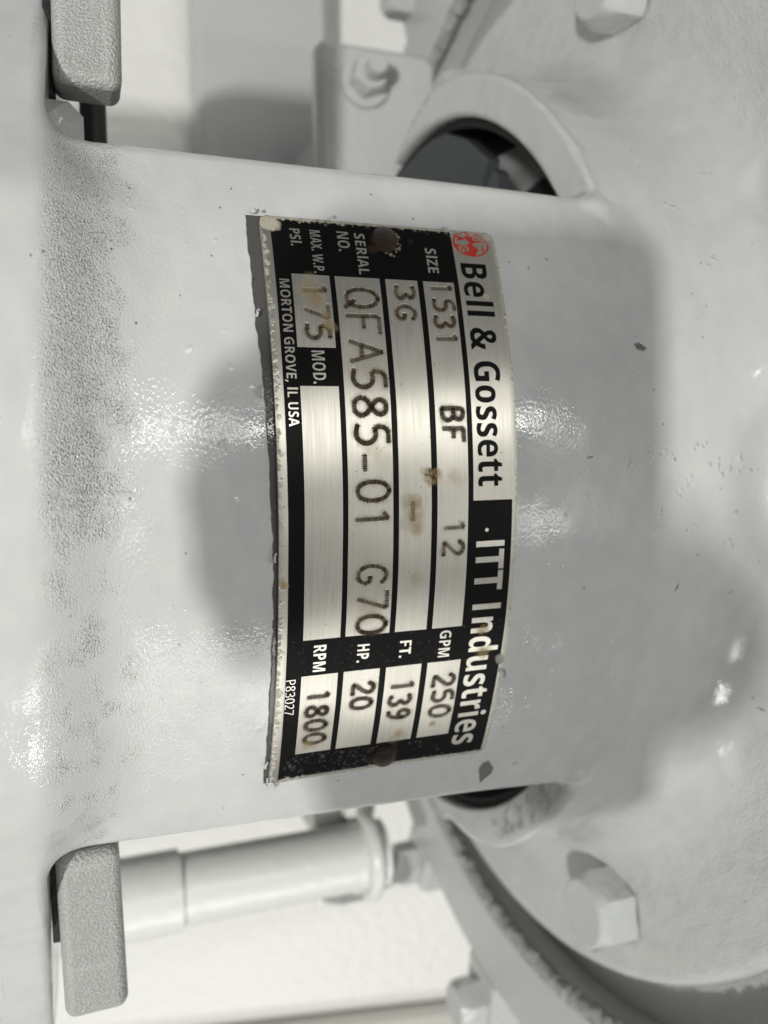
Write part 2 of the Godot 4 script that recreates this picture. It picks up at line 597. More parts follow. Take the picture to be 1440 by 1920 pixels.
func skin_material() -> StandardMaterial3D:
	# height (mm) and colour of the painted casting, computed in its unrolled coordinates
	var n := 2048
	var wave := smooth_field(noise(0.035, 3, FastNoiseLite.TYPE_SIMPLEX_SMOOTH, 21), 256, n)
	var blot := smooth_field(noise(0.06, 4, FastNoiseLite.TYPE_SIMPLEX_SMOOTH, 22), 512, n)
	var peel := smooth_field(noise(0.12, 3, FastNoiseLite.TYPE_SIMPLEX_SMOOTH, 23), 2048, n)
	var grain := smooth_field(noise(0.27, 2, FastNoiseLite.TYPE_SIMPLEX, 24), 2048, n)
	var h := PackedFloat32Array()
	h.resize(n * n)
	var col := PackedByteArray()
	col.resize(n * n * 3)
	for y in n:
		var a := (y + 0.5) / n * 300.0 - 150.0
		for x in n:
			var u := (x + 0.5) / n * 230.0 - 90.0
			var i := y * n + x
			var w := wave[i] - 0.5
			var g := grain[i] - 0.5
			var bl := blot[i] - 0.5
			# rough fillet beside the motor flange, heavier in its upper half, and its scattered edge
			var fil := smoothstep(-76.0, -71.0, u + a * 0.042 + g * 2.0) * (1.0 - smoothstep(-66.5 + bl * 6.0, -57.5 + bl * 14.0, u + a * 0.03 + g * 4.0))
			if a > 0.0: fil *= maxf(0.30 + bl * 1.2, 0.10) + 0.5 * (1.0 - smoothstep(0.0, 10.0, a))
			if a < -70.0: fil *= 0.7
			var k := 0.06
			if u > -62.0 and u < -20.0: k += 0.10 * (1.0 - smoothstep(-60.0, -25.0, u))
			var gx := (u + 50.0) / 16.0
			var gy := (a - 47.0) / 17.0
			var glare := exp(-gx * gx - gy * gy)
			var lx := (u - 31.0) / 6.0
			var ly := (a + 18.0) / 7.0
			k += 0.12 * exp(-lx * lx - ly * ly)
			lx = (u - 23.0) / 4.0
			ly = (a - 58.0) / 12.0
			k += 0.40 * exp(-lx * lx - ly * ly)
			if u > 92.0: k += 0.5 * smoothstep(92.0, 108.0, u)
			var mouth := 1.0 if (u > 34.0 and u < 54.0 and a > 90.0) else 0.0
			var v := w * 0.35 + (peel[i] - 0.5) * k * 0.40 + g * fil * 0.30 + bl * fil * 0.25 + g * (0.012 + 0.10 * glare)
			if g < -0.2: v += (g + 0.2) * 1.2 * fil
			if u > 92.0: v += bl * 0.35 * smoothstep(92.0, 108.0, u)
			var tone := 1.0 + bl * 0.08 + w * 0.06 - fil * 0.10
			if g < -0.24 + bl * 0.3: tone -= minf(fil * (-0.24 + bl * 0.3 - g) * 5.0, 0.6)
			var c := Color((0.548 + bl * 0.02) * tone, 0.552 * tone, (0.542 - bl * 0.03) * tone)
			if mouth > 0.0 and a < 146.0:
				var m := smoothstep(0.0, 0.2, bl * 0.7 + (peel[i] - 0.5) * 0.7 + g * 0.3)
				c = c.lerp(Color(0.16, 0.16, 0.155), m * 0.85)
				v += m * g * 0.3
			h[i] = v
			c = c.linear_to_srgb()
			col[i * 3] = int(c.r * 255.0)
			col[i * 3 + 1] = int(c.g * 255.0)
			col[i * 3 + 2] = int(c.b * 255.0)
	var px := n / 230.0
	var py := n / 300.0
	# bare strip that the paint left along the plate's left edge, ragged
	for y in range(int((150.0 - 60.0) * py), int((150.0 + 69.0) * py)):
		var a := y / py - 150.0
		for x in range(int((90.0 - 38.0) * px), int((90.0 - 28.0) * px)):
			var u := x / px - 90.0
			var i := y * n + x
			var tear := blot[y * n + 400] - 0.5
			var edge := lerpf(-33.9, -32.2, smoothstep(-58.0, 20.0, a)) + tear * 0.9 - maxf(0.0, tear - 0.22) * 7.0
			if a < -58.5 or a > 66.5: continue
			var m := smoothstep(edge - 0.10, edge + 0.12, u)
			if m > 0.0:
				h[i] -= m * 0.25
				var c := Color(0.075, 0.073, 0.07) * (0.85 + grain[i] * 0.4)
				c = c.linear_to_srgb()
				col[i * 3] = int(lerpf(col[i * 3], c.r * 255.0, m))
				col[i * 3 + 1] = int(lerpf(col[i * 3 + 1], c.g * 255.0, m))
				col[i * 3 + 2] = int(lerpf(col[i * 3 + 2], c.b * 255.0, m))
			else:
				h[i] += 0.10 * exp(-(edge - u) * 2.2)
	# paint lumps and dust nibs
	var lumps: Array[Vector3] = []
	for p in [Vector2(76.6, -72.8), Vector2(82.6, -56.5), Vector2(88.1, -83.3), Vector2(50.3, -4.5), Vector2(56.8, -6.2), Vector2(62.1, -6.4), Vector2(73.5, -4.6), Vector2(75.9, -3.3), Vector2(79.5, -2.8), Vector2(83.0, -5.7), Vector2(85.5, -2.8), Vector2(66.6, -1.0), Vector2(63.7, 1.9), Vector2(59.2, 10.0), Vector2(68.6, 10.8), Vector2(80.3, 13.6), Vector2(82.0, 7.1), Vector2(59.7, 6.9), Vector2(71.5, -8.7)]:
		for q in 4: lumps.append(Vector3(p.x + rng.randfn(0.0, 1.3) * float(q > 0), p.y + rng.randfn(0.0, 0.9) * float(q > 0), rng.randf_range(0.16, 0.34)))
	for p in [Vector2(-46.8, -29.4), Vector2(-47.3, -29.0), Vector2(-40.4, -52.0), Vector2(-49.9, -15.2), Vector2(-50.5, -13.4), Vector2(-42.0, -10.8), Vector2(-41.0, -11.3), Vector2(-36.6, -10.5), Vector2(-36.2, -10.0), Vector2(-39.2, -25.7)]:
		lumps.append(Vector3(p.x, p.y, 0.13))
	for q in 240: lumps.append(Vector3(rng.randf_range(-58.0, 95.0), rng.randf_range(-80.0, 85.0), rng.randf_range(0.03, 0.12)))
	for l in lumps:
		var s := rng.randf_range(0.28, 0.55)
		for y in range(int((l.y + 150.0 - 2.0) * py), int((l.y + 150.0 + 2.0) * py)):
			for x in range(int((l.x + 90.0 - 2.0) * px), int((l.x + 90.0 + 2.0) * px)):
				if x < 0 or y < 0 or x >= n or y >= n: continue
				var e := Vector2(x / px - 90.0 - l.x, y / py - 150.0 - l.y).length_squared() / (s * s)
				if e < 9.0: h[y * n + x] += l.z * exp(-e)
	# the weld line across the rough fillet
	for x in range(int((90.0 - 70.0) * px), int((90.0 - 56.0) * px)):
		var u := x / px - 90.0
		var mid := -2.2 + (u + 63.0) * 0.10
		for y in range(int((150.0 + mid - 2.0) * py), int((150.0 + mid + 2.0) * py)):
			var e := (y / py - 150.0 - mid) / 0.7
			h[y * n + x] += 0.28 * exp(-e * e) * (1.0 - smoothstep(4.0, 7.5, absf(u + 63.0)))
	for q in 130:
		var sx := rng.randi_range(4, n - 5)
		var sy := rng.randi_range(4, n - 5)
		var deep := rng.randf_range(0.2, 0.7)
		for y in range(sy - 2, sy + 3):
			for x in range(sx - 2, sx + 3):
				var near := 1.0 - smoothstep(0.6, 2.4, Vector2(x - sx, y - sy).length())
				for ch in 3: col[(y * n + x) * 3 + ch] = int(col[(y * n + x) * 3 + ch] * (1.0 - deep * near))
	# chips that bare the primer, and hairs caught in the paint
	var chips := [
		PackedVector2Array([Vector2(21.9, 73.1), Vector2(22.5, 71.2), Vector2(24.1, 70.7), Vector2(26.1, 74.0), Vector2(26.0, 76.1), Vector2(23.8, 79.6)]),
		PackedVector2Array([Vector2(54.7, -33.1), Vector2(56.2, -33.4), Vector2(58.2, -32.2), Vector2(57.1, -31.4), Vector2(55.3, -31.9)]),
	]
	for hair in [[66.9, 23.6, 66.0, 26.1], [82.6, 26.6, 82.0, 27.4], [95.9, 56.7, 99.3, 56.3], [29.0, -51.0, 29.5, -49.6], [39.0, -6.8, 41.1, -7.0], [22.0, 88.0, 22.4, 88.4], [31.0, 73.2, 32.4, 73.0]]:
		var p0 := Vector2(hair[0], hair[1])
		var p1 := Vector2(hair[2], hair[3])
		var across := (p1 - p0).orthogonal().normalized() * 0.16
		chips.append(PackedVector2Array([p0, p0.lerp(p1, 0.4) + across, p1, p0.lerp(p1, 0.6) - across]))
	for c in chips:
		var lo: Vector2 = c[0]
		var hi: Vector2 = c[0]
		for p in c:
			lo = lo.min(p)
			hi = hi.max(p)
		for y in range(int((150.0 + lo.y) * py) - 2, int((150.0 + hi.y) * py) + 3):
			for x in range(int((90.0 + lo.x) * px) - 2, int((90.0 + hi.x) * px) + 3):
				var p := Vector2((x + 0.5) / px - 90.0, (y + 0.5) / py - 150.0)
				if Geometry2D.is_point_in_polygon(p + Vector2(grain[y * n + x] - 0.5, grain[x * n + y] - 0.5) * 0.5, c):
					var i := y * n + x
					h[i] -= 0.22
					var tone := Color(0.15, 0.145, 0.14) * (0.8 + 0.5 * grain[i])
					tone = tone.linear_to_srgb()
					col[i * 3] = int(tone.r * 255.0)
					col[i * 3 + 1] = int(tone.g * 255.0)
					col[i * 3 + 2] = int(tone.b * 255.0)
	var m := StandardMaterial3D.new()
	m.resource_name = "painted_casting"
	m.albedo_texture = ImageTexture.create_from_image(Image.create_from_data(n, n, false, Image.FORMAT_RGB8, col))
	m.roughness = 0.28
	m.roughness_texture = noise_map(0.02, 4, 51, 512)
	m.roughness_texture_channel = BaseMaterial3D.TEXTURE_CHANNEL_RED
	m.heightmap_enabled = true
	m.heightmap_scale = 0.1
	m.heightmap_texture = ImageTexture.create_from_image(Image.create_from_data(n, n, false, Image.FORMAT_RF, h.to_byte_array()))
	mats["skin"] = m
	return m

# ---------------------------------------------------------------- the pump
func pump() -> void:
	var o := base("pump", "large light grey painted pump with a bolted flange and a nameplate on its bracket arm", "pump")
	var skin := skin_material()
	var body := surface_net(Vector3(-124.0, AX - 66.0, -190.0), Vector3(120.0, 54.0, 190.0), 1.6, 6)
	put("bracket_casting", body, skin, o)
	# lower half of the flange, drum and ring, out of the picture below the shaft
	put("lower_flange", lathe([Vector2(-122, 17), Vector2(-74, 17), Vector2(-74, 162), Vector2(-76, 164), Vector2(-120, 164), Vector2(-122, 162)], 117.6, 242.4, 60), mats.paint, o)
	put("lower_drum", lathe([Vector2(55, 123.4), Vector2(116.5, 123.4), Vector2(116.5, 184.5), Vector2(98.5, 184.5), Vector2(98.5, 145), Vector2(88, 128), Vector2(55, 126)], 112.0, 248.0, 60, 2.0), mats.paint, o)
	# motor end behind the flange
	put("motor_body", lathe([Vector2(-260, 0.5), Vector2(-122.5, 0.5), Vector2(-122.5, 140), Vector2(-130, 152), Vector2(-250, 152), Vector2(-260, 140)]), mats.paint, o)
	# cast lugs on the flange face, left rough
	for q in [[-61.8, -118.0, 63.0, -0.02, 13.0], [-69.0, 101.8, 40.0, 0.02, 30.0]]:
		var block := lug_block(14.0, q[4], q[2])
		place("lug", block, mats.lug_paint, o, Transform3D(Basis(Vector3.UP, q[3]), pt(q[0], -34.0 - q[4] / 2.0, q[1])))
	put_box("gap_shade_strip", Vector3(-70.0, -52, -117), Vector3(1.8, 20, 62), 0.3, mats.dull_black, o)  # black strip put in for the shade of the gap beside the lug
	put_box("gap_shade_strip", Vector3(-77.2, -56, 97), Vector3(1.8, 20, 24), 0.3, mats.dull_black, o)  # the same shaded gap as a black strip at the lower lug
	put_box("flange_web", Vector3(-69.5, -58, -74), Vector3(12.0, 40, 22), 3.0, mats.paint, o)
	# pump cover, casing skirt and body
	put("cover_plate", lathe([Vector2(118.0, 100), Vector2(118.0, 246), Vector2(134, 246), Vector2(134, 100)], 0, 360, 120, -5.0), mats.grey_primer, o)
	put("casing_ring", lathe([Vector2(101.5, 214), Vector2(117.6, 213), Vector2(117.6, 247), Vector2(102, 247), Vector2(100.3, 246.3), Vector2(99.6, 244.5), Vector2(99.6, 216.5), Vector2(100.2, 214.8)], 0, 360, 180, -5.0), mats.paint, o)
	put("volute_casing", lathe([Vector2(134.5, 0.5), Vector2(134.5, 246), Vector2(150, 252), Vector2(205, 245), Vector2(225, 215), Vector2(230, 0.5)], 0, 360, 120, -5.0), mats.paint, o)
	var bead := []
	for i in 700:
		var a := TAU * i / 700.0
		var rr := 212.5 + rng.randfn(0.0, 0.35)
		bead.append(Vector3(103.0 + rng.randfn(0.0, 0.35), AX + rr * cos(a), -5.0 + rr * sin(a)))
	put("sealant_bead", tube(bead, 3.0, 10, 0.45, true), mats.lumpy_paint, o)
	# dark bore behind the mouth
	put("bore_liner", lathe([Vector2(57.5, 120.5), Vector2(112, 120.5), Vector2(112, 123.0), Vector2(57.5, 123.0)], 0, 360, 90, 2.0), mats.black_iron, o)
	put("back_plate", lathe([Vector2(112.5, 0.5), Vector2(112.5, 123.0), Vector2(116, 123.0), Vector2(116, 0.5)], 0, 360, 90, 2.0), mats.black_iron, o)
	put("shaft", lathe([Vector2(-124, 0.4), Vector2(-124, 21), Vector2(112, 21), Vector2(112, 0.4)], 0, 360, 48), mats.dark_steel, o)
	# grey guard plates across the bore, the rest of it dark
	for outline in [
			[Vector2(-178, -112), Vector2(-161, -116.5), Vector2(-142, -118.4), Vector2(-129, -118.2), Vector2(-117, -116.5), Vector2(-100, -109), Vector2(-84, -98), Vector2(-90, -90), Vector2(-110, -60), Vector2(-190, -60)],
			[Vector2(-81, -94), Vector2(-78, -92), Vector2(-76, -84), Vector2(-80, -76), Vector2(-86, -80), Vector2(-85, -90)]]:
		var guard := Bag.new()
		var top := PackedVector3Array()
		var low := PackedVector3Array()
		for q in outline:
			top.append(pt(57.0, q.x, q.y))
			low.append(pt(61.0, q.x, q.y))
		guard.grid([low, top], true)
		guard.cap(low, true)
		guard.cap(top, false)
		put("seal_guard", weld(guard, 30.0), mats.dark_steel, o)
	# bolts round the pump flange
	var head := hex_head(23.5, 13.5)
	for i in [0, 1, 2, 5, 6, 7]:
		var a := deg_to_rad([-150.5, -107.5, -65.5, 0.0, 0.0, 65.0, 107.5, 150.5][i])
		var at := pt(98.0, AX + 163.0 * cos(a), 163.0 * sin(a))
		var turn := Basis(Vector3(0, -1, 0), Vector3(-1, 0, 0), Vector3(0, 0, -1))
		var gap_disc := turned([Vector2(11.2, 0.0), Vector2(11.2, 0.7), Vector2(11.0, 0.75)], 36)  # black disc stands in for the shadowed gap under the bolt head
		place("washer", gap_disc, mats.black_iron, o, Transform3D(Basis(Vector3.RIGHT, a) * turn, at - Vector3(0.00005, 0, 0)))
		at.x -= 0.0008
		place("hex_bolt", head, mats.paint, o, Transform3D(Basis(Vector3.RIGHT, a + 0.35 + i * 0.4) * turn, at))
	# lugs and bolts outside the ring
	var casing_head := hex_head(20.0, 13.0)
	for deg in [-99.0, -118.0, 99.0, 118.0]:
		var a := deg_to_rad(deg)
		var rad := Vector3(0, cos(a), sin(a))
		var lugbox := weld(chamfered(Vector3(24.0, 30.0, 30.0), 3.0), 20.0)
		var turn := Basis(Vector3.RIGHT, rad, Vector3.RIGHT.cross(rad))
		place("casing_lug", lugbox, mats.paint, o, Transform3D(turn, pt(112.0, AX, -3.0) + rad * 0.2585))
		var flip := Basis(Vector3(0, -1, 0), Vector3(-1, 0, 0), Vector3(0, 0, -1))
		place("casing_bolt", casing_head, mats.paint, o, Transform3D(Basis(Vector3.RIGHT, a) * flip, pt(100.0, AX, -3.0) + rad * 0.263))
	# feet that carry the pump on the floor
	put_box("foot", Vector3(150, -398, -3), Vector3(60, 44, 240), 4.0, mats.paint, o)
	put_box("foot", Vector3(-190, -354, 0), Vector3(90, 132, 200), 4.0, mats.paint, o)
	# shade of the gap beside the upper lug, put in as a black tube
	put("dark_gap_tube", tube([Vector3(-60.5, -84, -70), Vector3(-60.5, -84, -104), Vector3(-60.5, -90, -118), Vector3(-60.5, -130, -125)], 3.4), mats.dull_black, o)
	nameplate(o)
	flakes(o)

func put_box(called: String, at: Vector3, size: Vector3, c: float, mat: Material, parent: Node) -> MeshInstance3D:
	return place(called, weld(chamfered(size, c), 20.0), mat, parent, Transform3D(Basis(), pt(at.x, at.y, at.z)))

# A rough cast block with rounded edges, long along z
func lug_block(w: float, h: float, l: float) -> ArrayMesh:
	var bag := Bag.new()
	var rows := []
	for level in [[-h / 2.0, 2.0], [-h / 2.0 + 0.6, 0.6], [-h / 2.0 + 2.0, 0.0], [h / 2.0 - 2.6, 0.0], [h / 2.0 - 1.6, 0.3], [h / 2.0 - 0.7, 1.0], [h / 2.0 - 0.15, 1.8], [h / 2.0, 2.5], [h / 2.0, 2.58]]:
		var row := PackedVector3Array()
		var r := 2.6
		for k in 4:
			var cx: float = (w / 2.0 - r) * [1, -1, -1, 1][k]
			var cz: float = (l / 2.0 - r) * [1, 1, -1, -1][k]
			for s in 6:
				var a := PI / 2.0 * (k + s / 5.0)
				var rr: float = maxf(r - level[1], 0.05)
				var more: float = maxf(level[1] - r, 0.0)
				row.append(Vector3(cx - more * signf(cx) + cos(a) * rr, level[0], cz - more * signf(cz) + sin(a) * rr) * MM)
		rows.append(row)
	bag.grid(rows, true)
	bag.cap(rows[0], true)
	var lid := PackedVector3Array()
	for p in rows[-1]: lid.append(p + Vector3(0, 0.00003, 0))
	bag.cap(lid, false)
	return weld(bag, 30.0)

# ---------------------------------------------------------------- the nameplate
const PW := 2048
const PH := 852
const A0 := -58.3
const A1 := 66.2
const X0 := -31.2
const X1 := 21.3
var p_col := PackedFloat32Array()   # linear r g b
var p_metal := PackedFloat32Array()
var p_rough := PackedFloat32Array()
var p_high := PackedFloat32Array()

func pu(a: float) -> float: return (a - A0) / (A1 - A0) * PW
func pv(x: float) -> float: return (X1 - x) / (X1 - X0) * PH

func ink(i: int, c: Color, metal: float, rough: float, share: float) -> void:
	p_col[i * 3] = lerpf(p_col[i * 3], c.r, share)
	p_col[i * 3 + 1] = lerpf(p_col[i * 3 + 1], c.g, share)
	p_col[i * 3 + 2] = lerpf(p_col[i * 3 + 2], c.b, share)
	p_metal[i] = lerpf(p_metal[i], metal, share)
	p_rough[i] = lerpf(p_rough[i], rough, share)

var BLACK := Color(0.005, 0.0045, 0.0045)
var BARE := Color(0.66, 0.635, 0.565)
var RED := Color(0.44, 0.028, 0.014)

func rect(a0: float, a1: float, x0: float, x1: float, black: bool, skew := 0.0) -> void:
	for y in range(maxi(0, int(pv(x1))), mini(PH, int(pv(x0)))):
		for x in range(maxi(0, int(pu(a0))), mini(PW, int(pu(a1)))):
			if black: ink(y * PW + x, BLACK, 0.0, 0.42, 1.0)
			else: ink(y * PW + x, BARE, 1.0, 0.43, 1.0)

func triangle(p: Vector2, q: Vector2, r: Vector2, black: int) -> void:
	var lo := p.min(q).min(r).floor()
	var hi := p.max(q).max(r).ceil()
	var area := (q - p).cross(r - p)
	if absf(area) < 1e-6: return
	for y in range(maxi(0, int(lo.y)), mini(PH, int(hi.y) + 1)):
		for x in range(maxi(0, int(lo.x)), mini(PW, int(hi.x) + 1)):
			var c := Vector2(x + 0.5, y + 0.5)
			var w0 := (q - p).cross(c - p) / area
			var w1 := (r - q).cross(c - q) / area
			var w2 := (p - r).cross(c - r) / area
			if w0 >= 0.0 and w1 >= 0.0 and w2 >= 0.0:
				if black == 1: ink(y * PW + x, BLACK, 0.0, 0.42, 1.0)
				elif black == 2: ink(y * PW + x, RED, 0.0, 0.35, 1.0)
				else: ink(y * PW + x, BARE * 1.05, 1.0, 0.36, 1.0)

# Print text so that its ink fills the box from a0 to a1 along the line and x0 to x1 in height
func letters(text: String, a0: float, a1: float, x0: float, x1: float, black: int, weight := 700) -> void:
	var font := SystemFont.new()
	font.font_names = PackedStringArray(["Droid Sans"])
	font.font_weight = weight
	var t := TextMesh.new()
	t.font = font
	t.text = text.replace("I", "l")   # a plain bar, as the plate has it
	t.font_size = 96
	t.pixel_size = 1.0
	t.depth = 0.0
	t.curve_step = 2.0
	var arrays := t.surface_get_arrays(0)
	var v: PackedVector3Array = arrays[Mesh.ARRAY_VERTEX]
	var ids: PackedInt32Array = arrays[Mesh.ARRAY_INDEX]
	var lo := Vector2(1e9, 1e9)
	var hi := -lo
	for p in v:
		lo = lo.min(Vector2(p.x, p.y))
		hi = hi.max(Vector2(p.x, p.y))
	var out := PackedVector2Array()
	for p in v:
		out.append(Vector2(pu(lerpf(a0, a1, (p.x - lo.x) / (hi.x - lo.x))), pv(lerpf(x0, x1, (p.y - lo.y) / (hi.y - lo.y)))))
	for k in range(0, ids.size(), 3): triangle(out[ids[k]], out[ids[k + 1]], out[ids[k + 2]], black)

func blob(a: float, x: float, r: float, c: Color, share: float, metal := 0.0, rough := 0.6, dent := 0.0) -> void:
	var sx := PW / (A1 - A0)
	for py in range(maxi(0, int(pv(x) - r * sx)), mini(PH, int(pv(x) + r * sx) + 1)):
		for px in range(maxi(0, int(pu(a) - r * sx)), mini(PW, int(pu(a) + r * sx) + 1)):
			var d := Vector2(px - pu(a), py - pv(x)).length() / (r * sx)
			if d >= 1.0: continue
			var w := 1.0 - smoothstep(0.45, 1.0, d)
			ink(py * PW + px, c, metal, rough, share * w)
			p_high[py * PW + px] += dent * w

# Strokes of the stamped characters in a box 0..1 wide, 0..1 high
var STROKES := {
	"1": [[Vector2(0.2, 0.85), Vector2(0.5, 1.0), Vector2(0.5, 0.0)]],
	"2": [[Vector2(0.05, 0.75), Vector2(0.2, 0.96), Vector2(0.5, 1.0), Vector2(0.85, 0.9), Vector2(0.9, 0.65), Vector2(0.05, 0.0), Vector2(0.95, 0.0)]],
	"3": [[Vector2(0.05, 0.9), Vector2(0.4, 1.0), Vector2(0.8, 0.9), Vector2(0.85, 0.68), Vector2(0.45, 0.54), Vector2(0.9, 0.4), Vector2(0.9, 0.15), Vector2(0.5, 0.0), Vector2(0.05, 0.12)]],
	"5": [[Vector2(0.85, 1.0), Vector2(0.15, 1.0), Vector2(0.1, 0.56), Vector2(0.5, 0.66), Vector2(0.88, 0.5), Vector2(0.92, 0.22), Vector2(0.6, 0.0), Vector2(0.05, 0.08)]],
	"7": [[Vector2(0.05, 1.0), Vector2(0.95, 1.0), Vector2(0.4, 0.0)]],
	"8": [[Vector2(0.5, 0.54), Vector2(0.12, 0.7), Vector2(0.2, 0.95), Vector2(0.5, 1.0), Vector2(0.82, 0.95), Vector2(0.88, 0.7), Vector2(0.5, 0.54), Vector2(0.08, 0.35), Vector2(0.1, 0.1), Vector2(0.5, 0.0), Vector2(0.9, 0.1), Vector2(0.92, 0.35), Vector2(0.5, 0.54)]],
	"9": [[Vector2(0.88, 0.72), Vector2(0.7, 0.48), Vector2(0.3, 0.48), Vector2(0.1, 0.7), Vector2(0.25, 0.95), Vector2(0.6, 1.0), Vector2(0.88, 0.85), Vector2(0.88, 0.4), Vector2(0.6, 0.02), Vector2(0.2, 0.05)]],
	"0": [[Vector2(0.5, 1.0), Vector2(0.15, 0.88), Vector2(0.03, 0.5), Vector2(0.15, 0.12), Vector2(0.5, 0.0), Vector2(0.85, 0.12), Vector2(0.97, 0.5), Vector2(0.85, 0.88), Vector2(0.5, 1.0)]],
	"A": [[Vector2(0.0, 0.0), Vector2(0.5, 1.0), Vector2(1.0, 0.0)], [Vector2(0.22, 0.36), Vector2(0.78, 0.36)]],
	"B": [[Vector2(0.08, 0.0), Vector2(0.08, 1.0), Vector2(0.65, 1.0), Vector2(0.85, 0.8), Vector2(0.65, 0.54), Vector2(0.08, 0.54)], [Vector2(0.65, 0.54), Vector2(0.92, 0.28), Vector2(0.7, 0.0), Vector2(0.08, 0.0)]],
	"F": [[Vector2(0.08, 0.0), Vector2(0.08, 1.0), Vector2(0.95, 1.0)], [Vector2(0.08, 0.52), Vector2(0.7, 0.52)]],
	"G": [[Vector2(0.92, 0.8), Vector2(0.6, 1.0), Vector2(0.25, 0.92), Vector2(0.03, 0.5), Vector2(0.2, 0.1), Vector2(0.55, 0.0), Vector2(0.92, 0.12), Vector2(0.92, 0.42), Vector2(0.6, 0.42)]],
	"Q": [[Vector2(0.5, 1.0), Vector2(0.15, 0.88), Vector2(0.03, 0.5), Vector2(0.15, 0.12), Vector2(0.5, 0.0), Vector2(0.85, 0.12), Vector2(0.97, 0.5), Vector2(0.85, 0.88), Vector2(0.5, 1.0)], [Vector2(0.6, 0.28), Vector2(1.0, -0.04)]],
	"-": [[Vector2(0.1, 0.3), Vector2(0.9, 0.3)]],
}

# corners of curved characters rounded off (Chaikin), straight ones kept
func rounded(stroke: Array, c: String) -> Array:
	if c in "1A7F-": return stroke
	var out := stroke
	for n in 2:
		var next := [out[0]]
		for i in out.size() - 1:
			var p: Vector2 = out[i]
			var q: Vector2 = out[i + 1]
			if n == 0 and p.distance_to(q) > 0.75:
				next.append(p.lerp(q, 0.08))
				next.append(p.lerp(q, 0.92))
			else:
				next.append(p.lerp(q, 0.25))
				next.append(p.lerp(q, 0.75))
		next.append(out[-1])
		out = next
	return out

func stamped(text: String, a0: float, a1: float, x0: float, x1: float, force := 1.0, gap := 0.32) -> void:
	var each := (a1 - a0) / (text.length() + (text.length() - 1) * gap)
	for n in text.length():
		if not STROKES.has(text[n]): continue
		var left := a0 + n * each * (1.0 + gap)
		var tilt := rng.randf_range(-0.03, 0.03)
		var low := x0 + rng.randf_range(-0.15, 0.15)
		# stain first, then the teeth of the stamp across each stroke
		for pass_ in 2:
			for stroke in STROKES[text[n]]:
				var pts := PackedVector2Array()
				for q in rounded(stroke, text[n]): pts.append(Vector2(left + q.x * each + tilt * (q.y - 0.5) * each, low + q.y * (x1 - x0)))
				for s in pts.size() - 1:
					var d := pts[s + 1] - pts[s]
					var steps := maxi(1, ceili(d.length() / (0.44 if pass_ else 0.5)))
					var across := d.orthogonal().normalized()
					for k in steps:
						var c := pts[s].lerp(pts[s + 1], (k + 0.5) / steps)
						if pass_ == 0:
							blob(c.x + rng.randfn(0.0, 0.25), c.y + rng.randfn(0.0, 0.25), rng.randf_range(0.8, 1.4), Color(0.20, 0.145, 0.075), 0.10 * force, 0.5, 0.5)
							blob(c.x, c.y, 0.52, Color(0.10, 0.07, 0.04), 0.36 * force, 0.3, 0.55, -0.03)
						else:
							var worn := force * rng.randf_range(0.6, 1.05)
							for e in [-0.3, 0.0, 0.3]:
								blob(c.x + across.x * e, c.y + across.y * e, 0.25, Color(0.040, 0.026, 0.014), clampf(0.95 * worn, 0.0, 1.0), 0.1, 0.6, -0.05)
							if rng.randf() < 0.35: blob(c.x + across.x * 0.6, c.y + across.y * 0.6, 0.25, Color(0.06, 0.04, 0.02), 0.4 * worn, 0.2, 0.6)

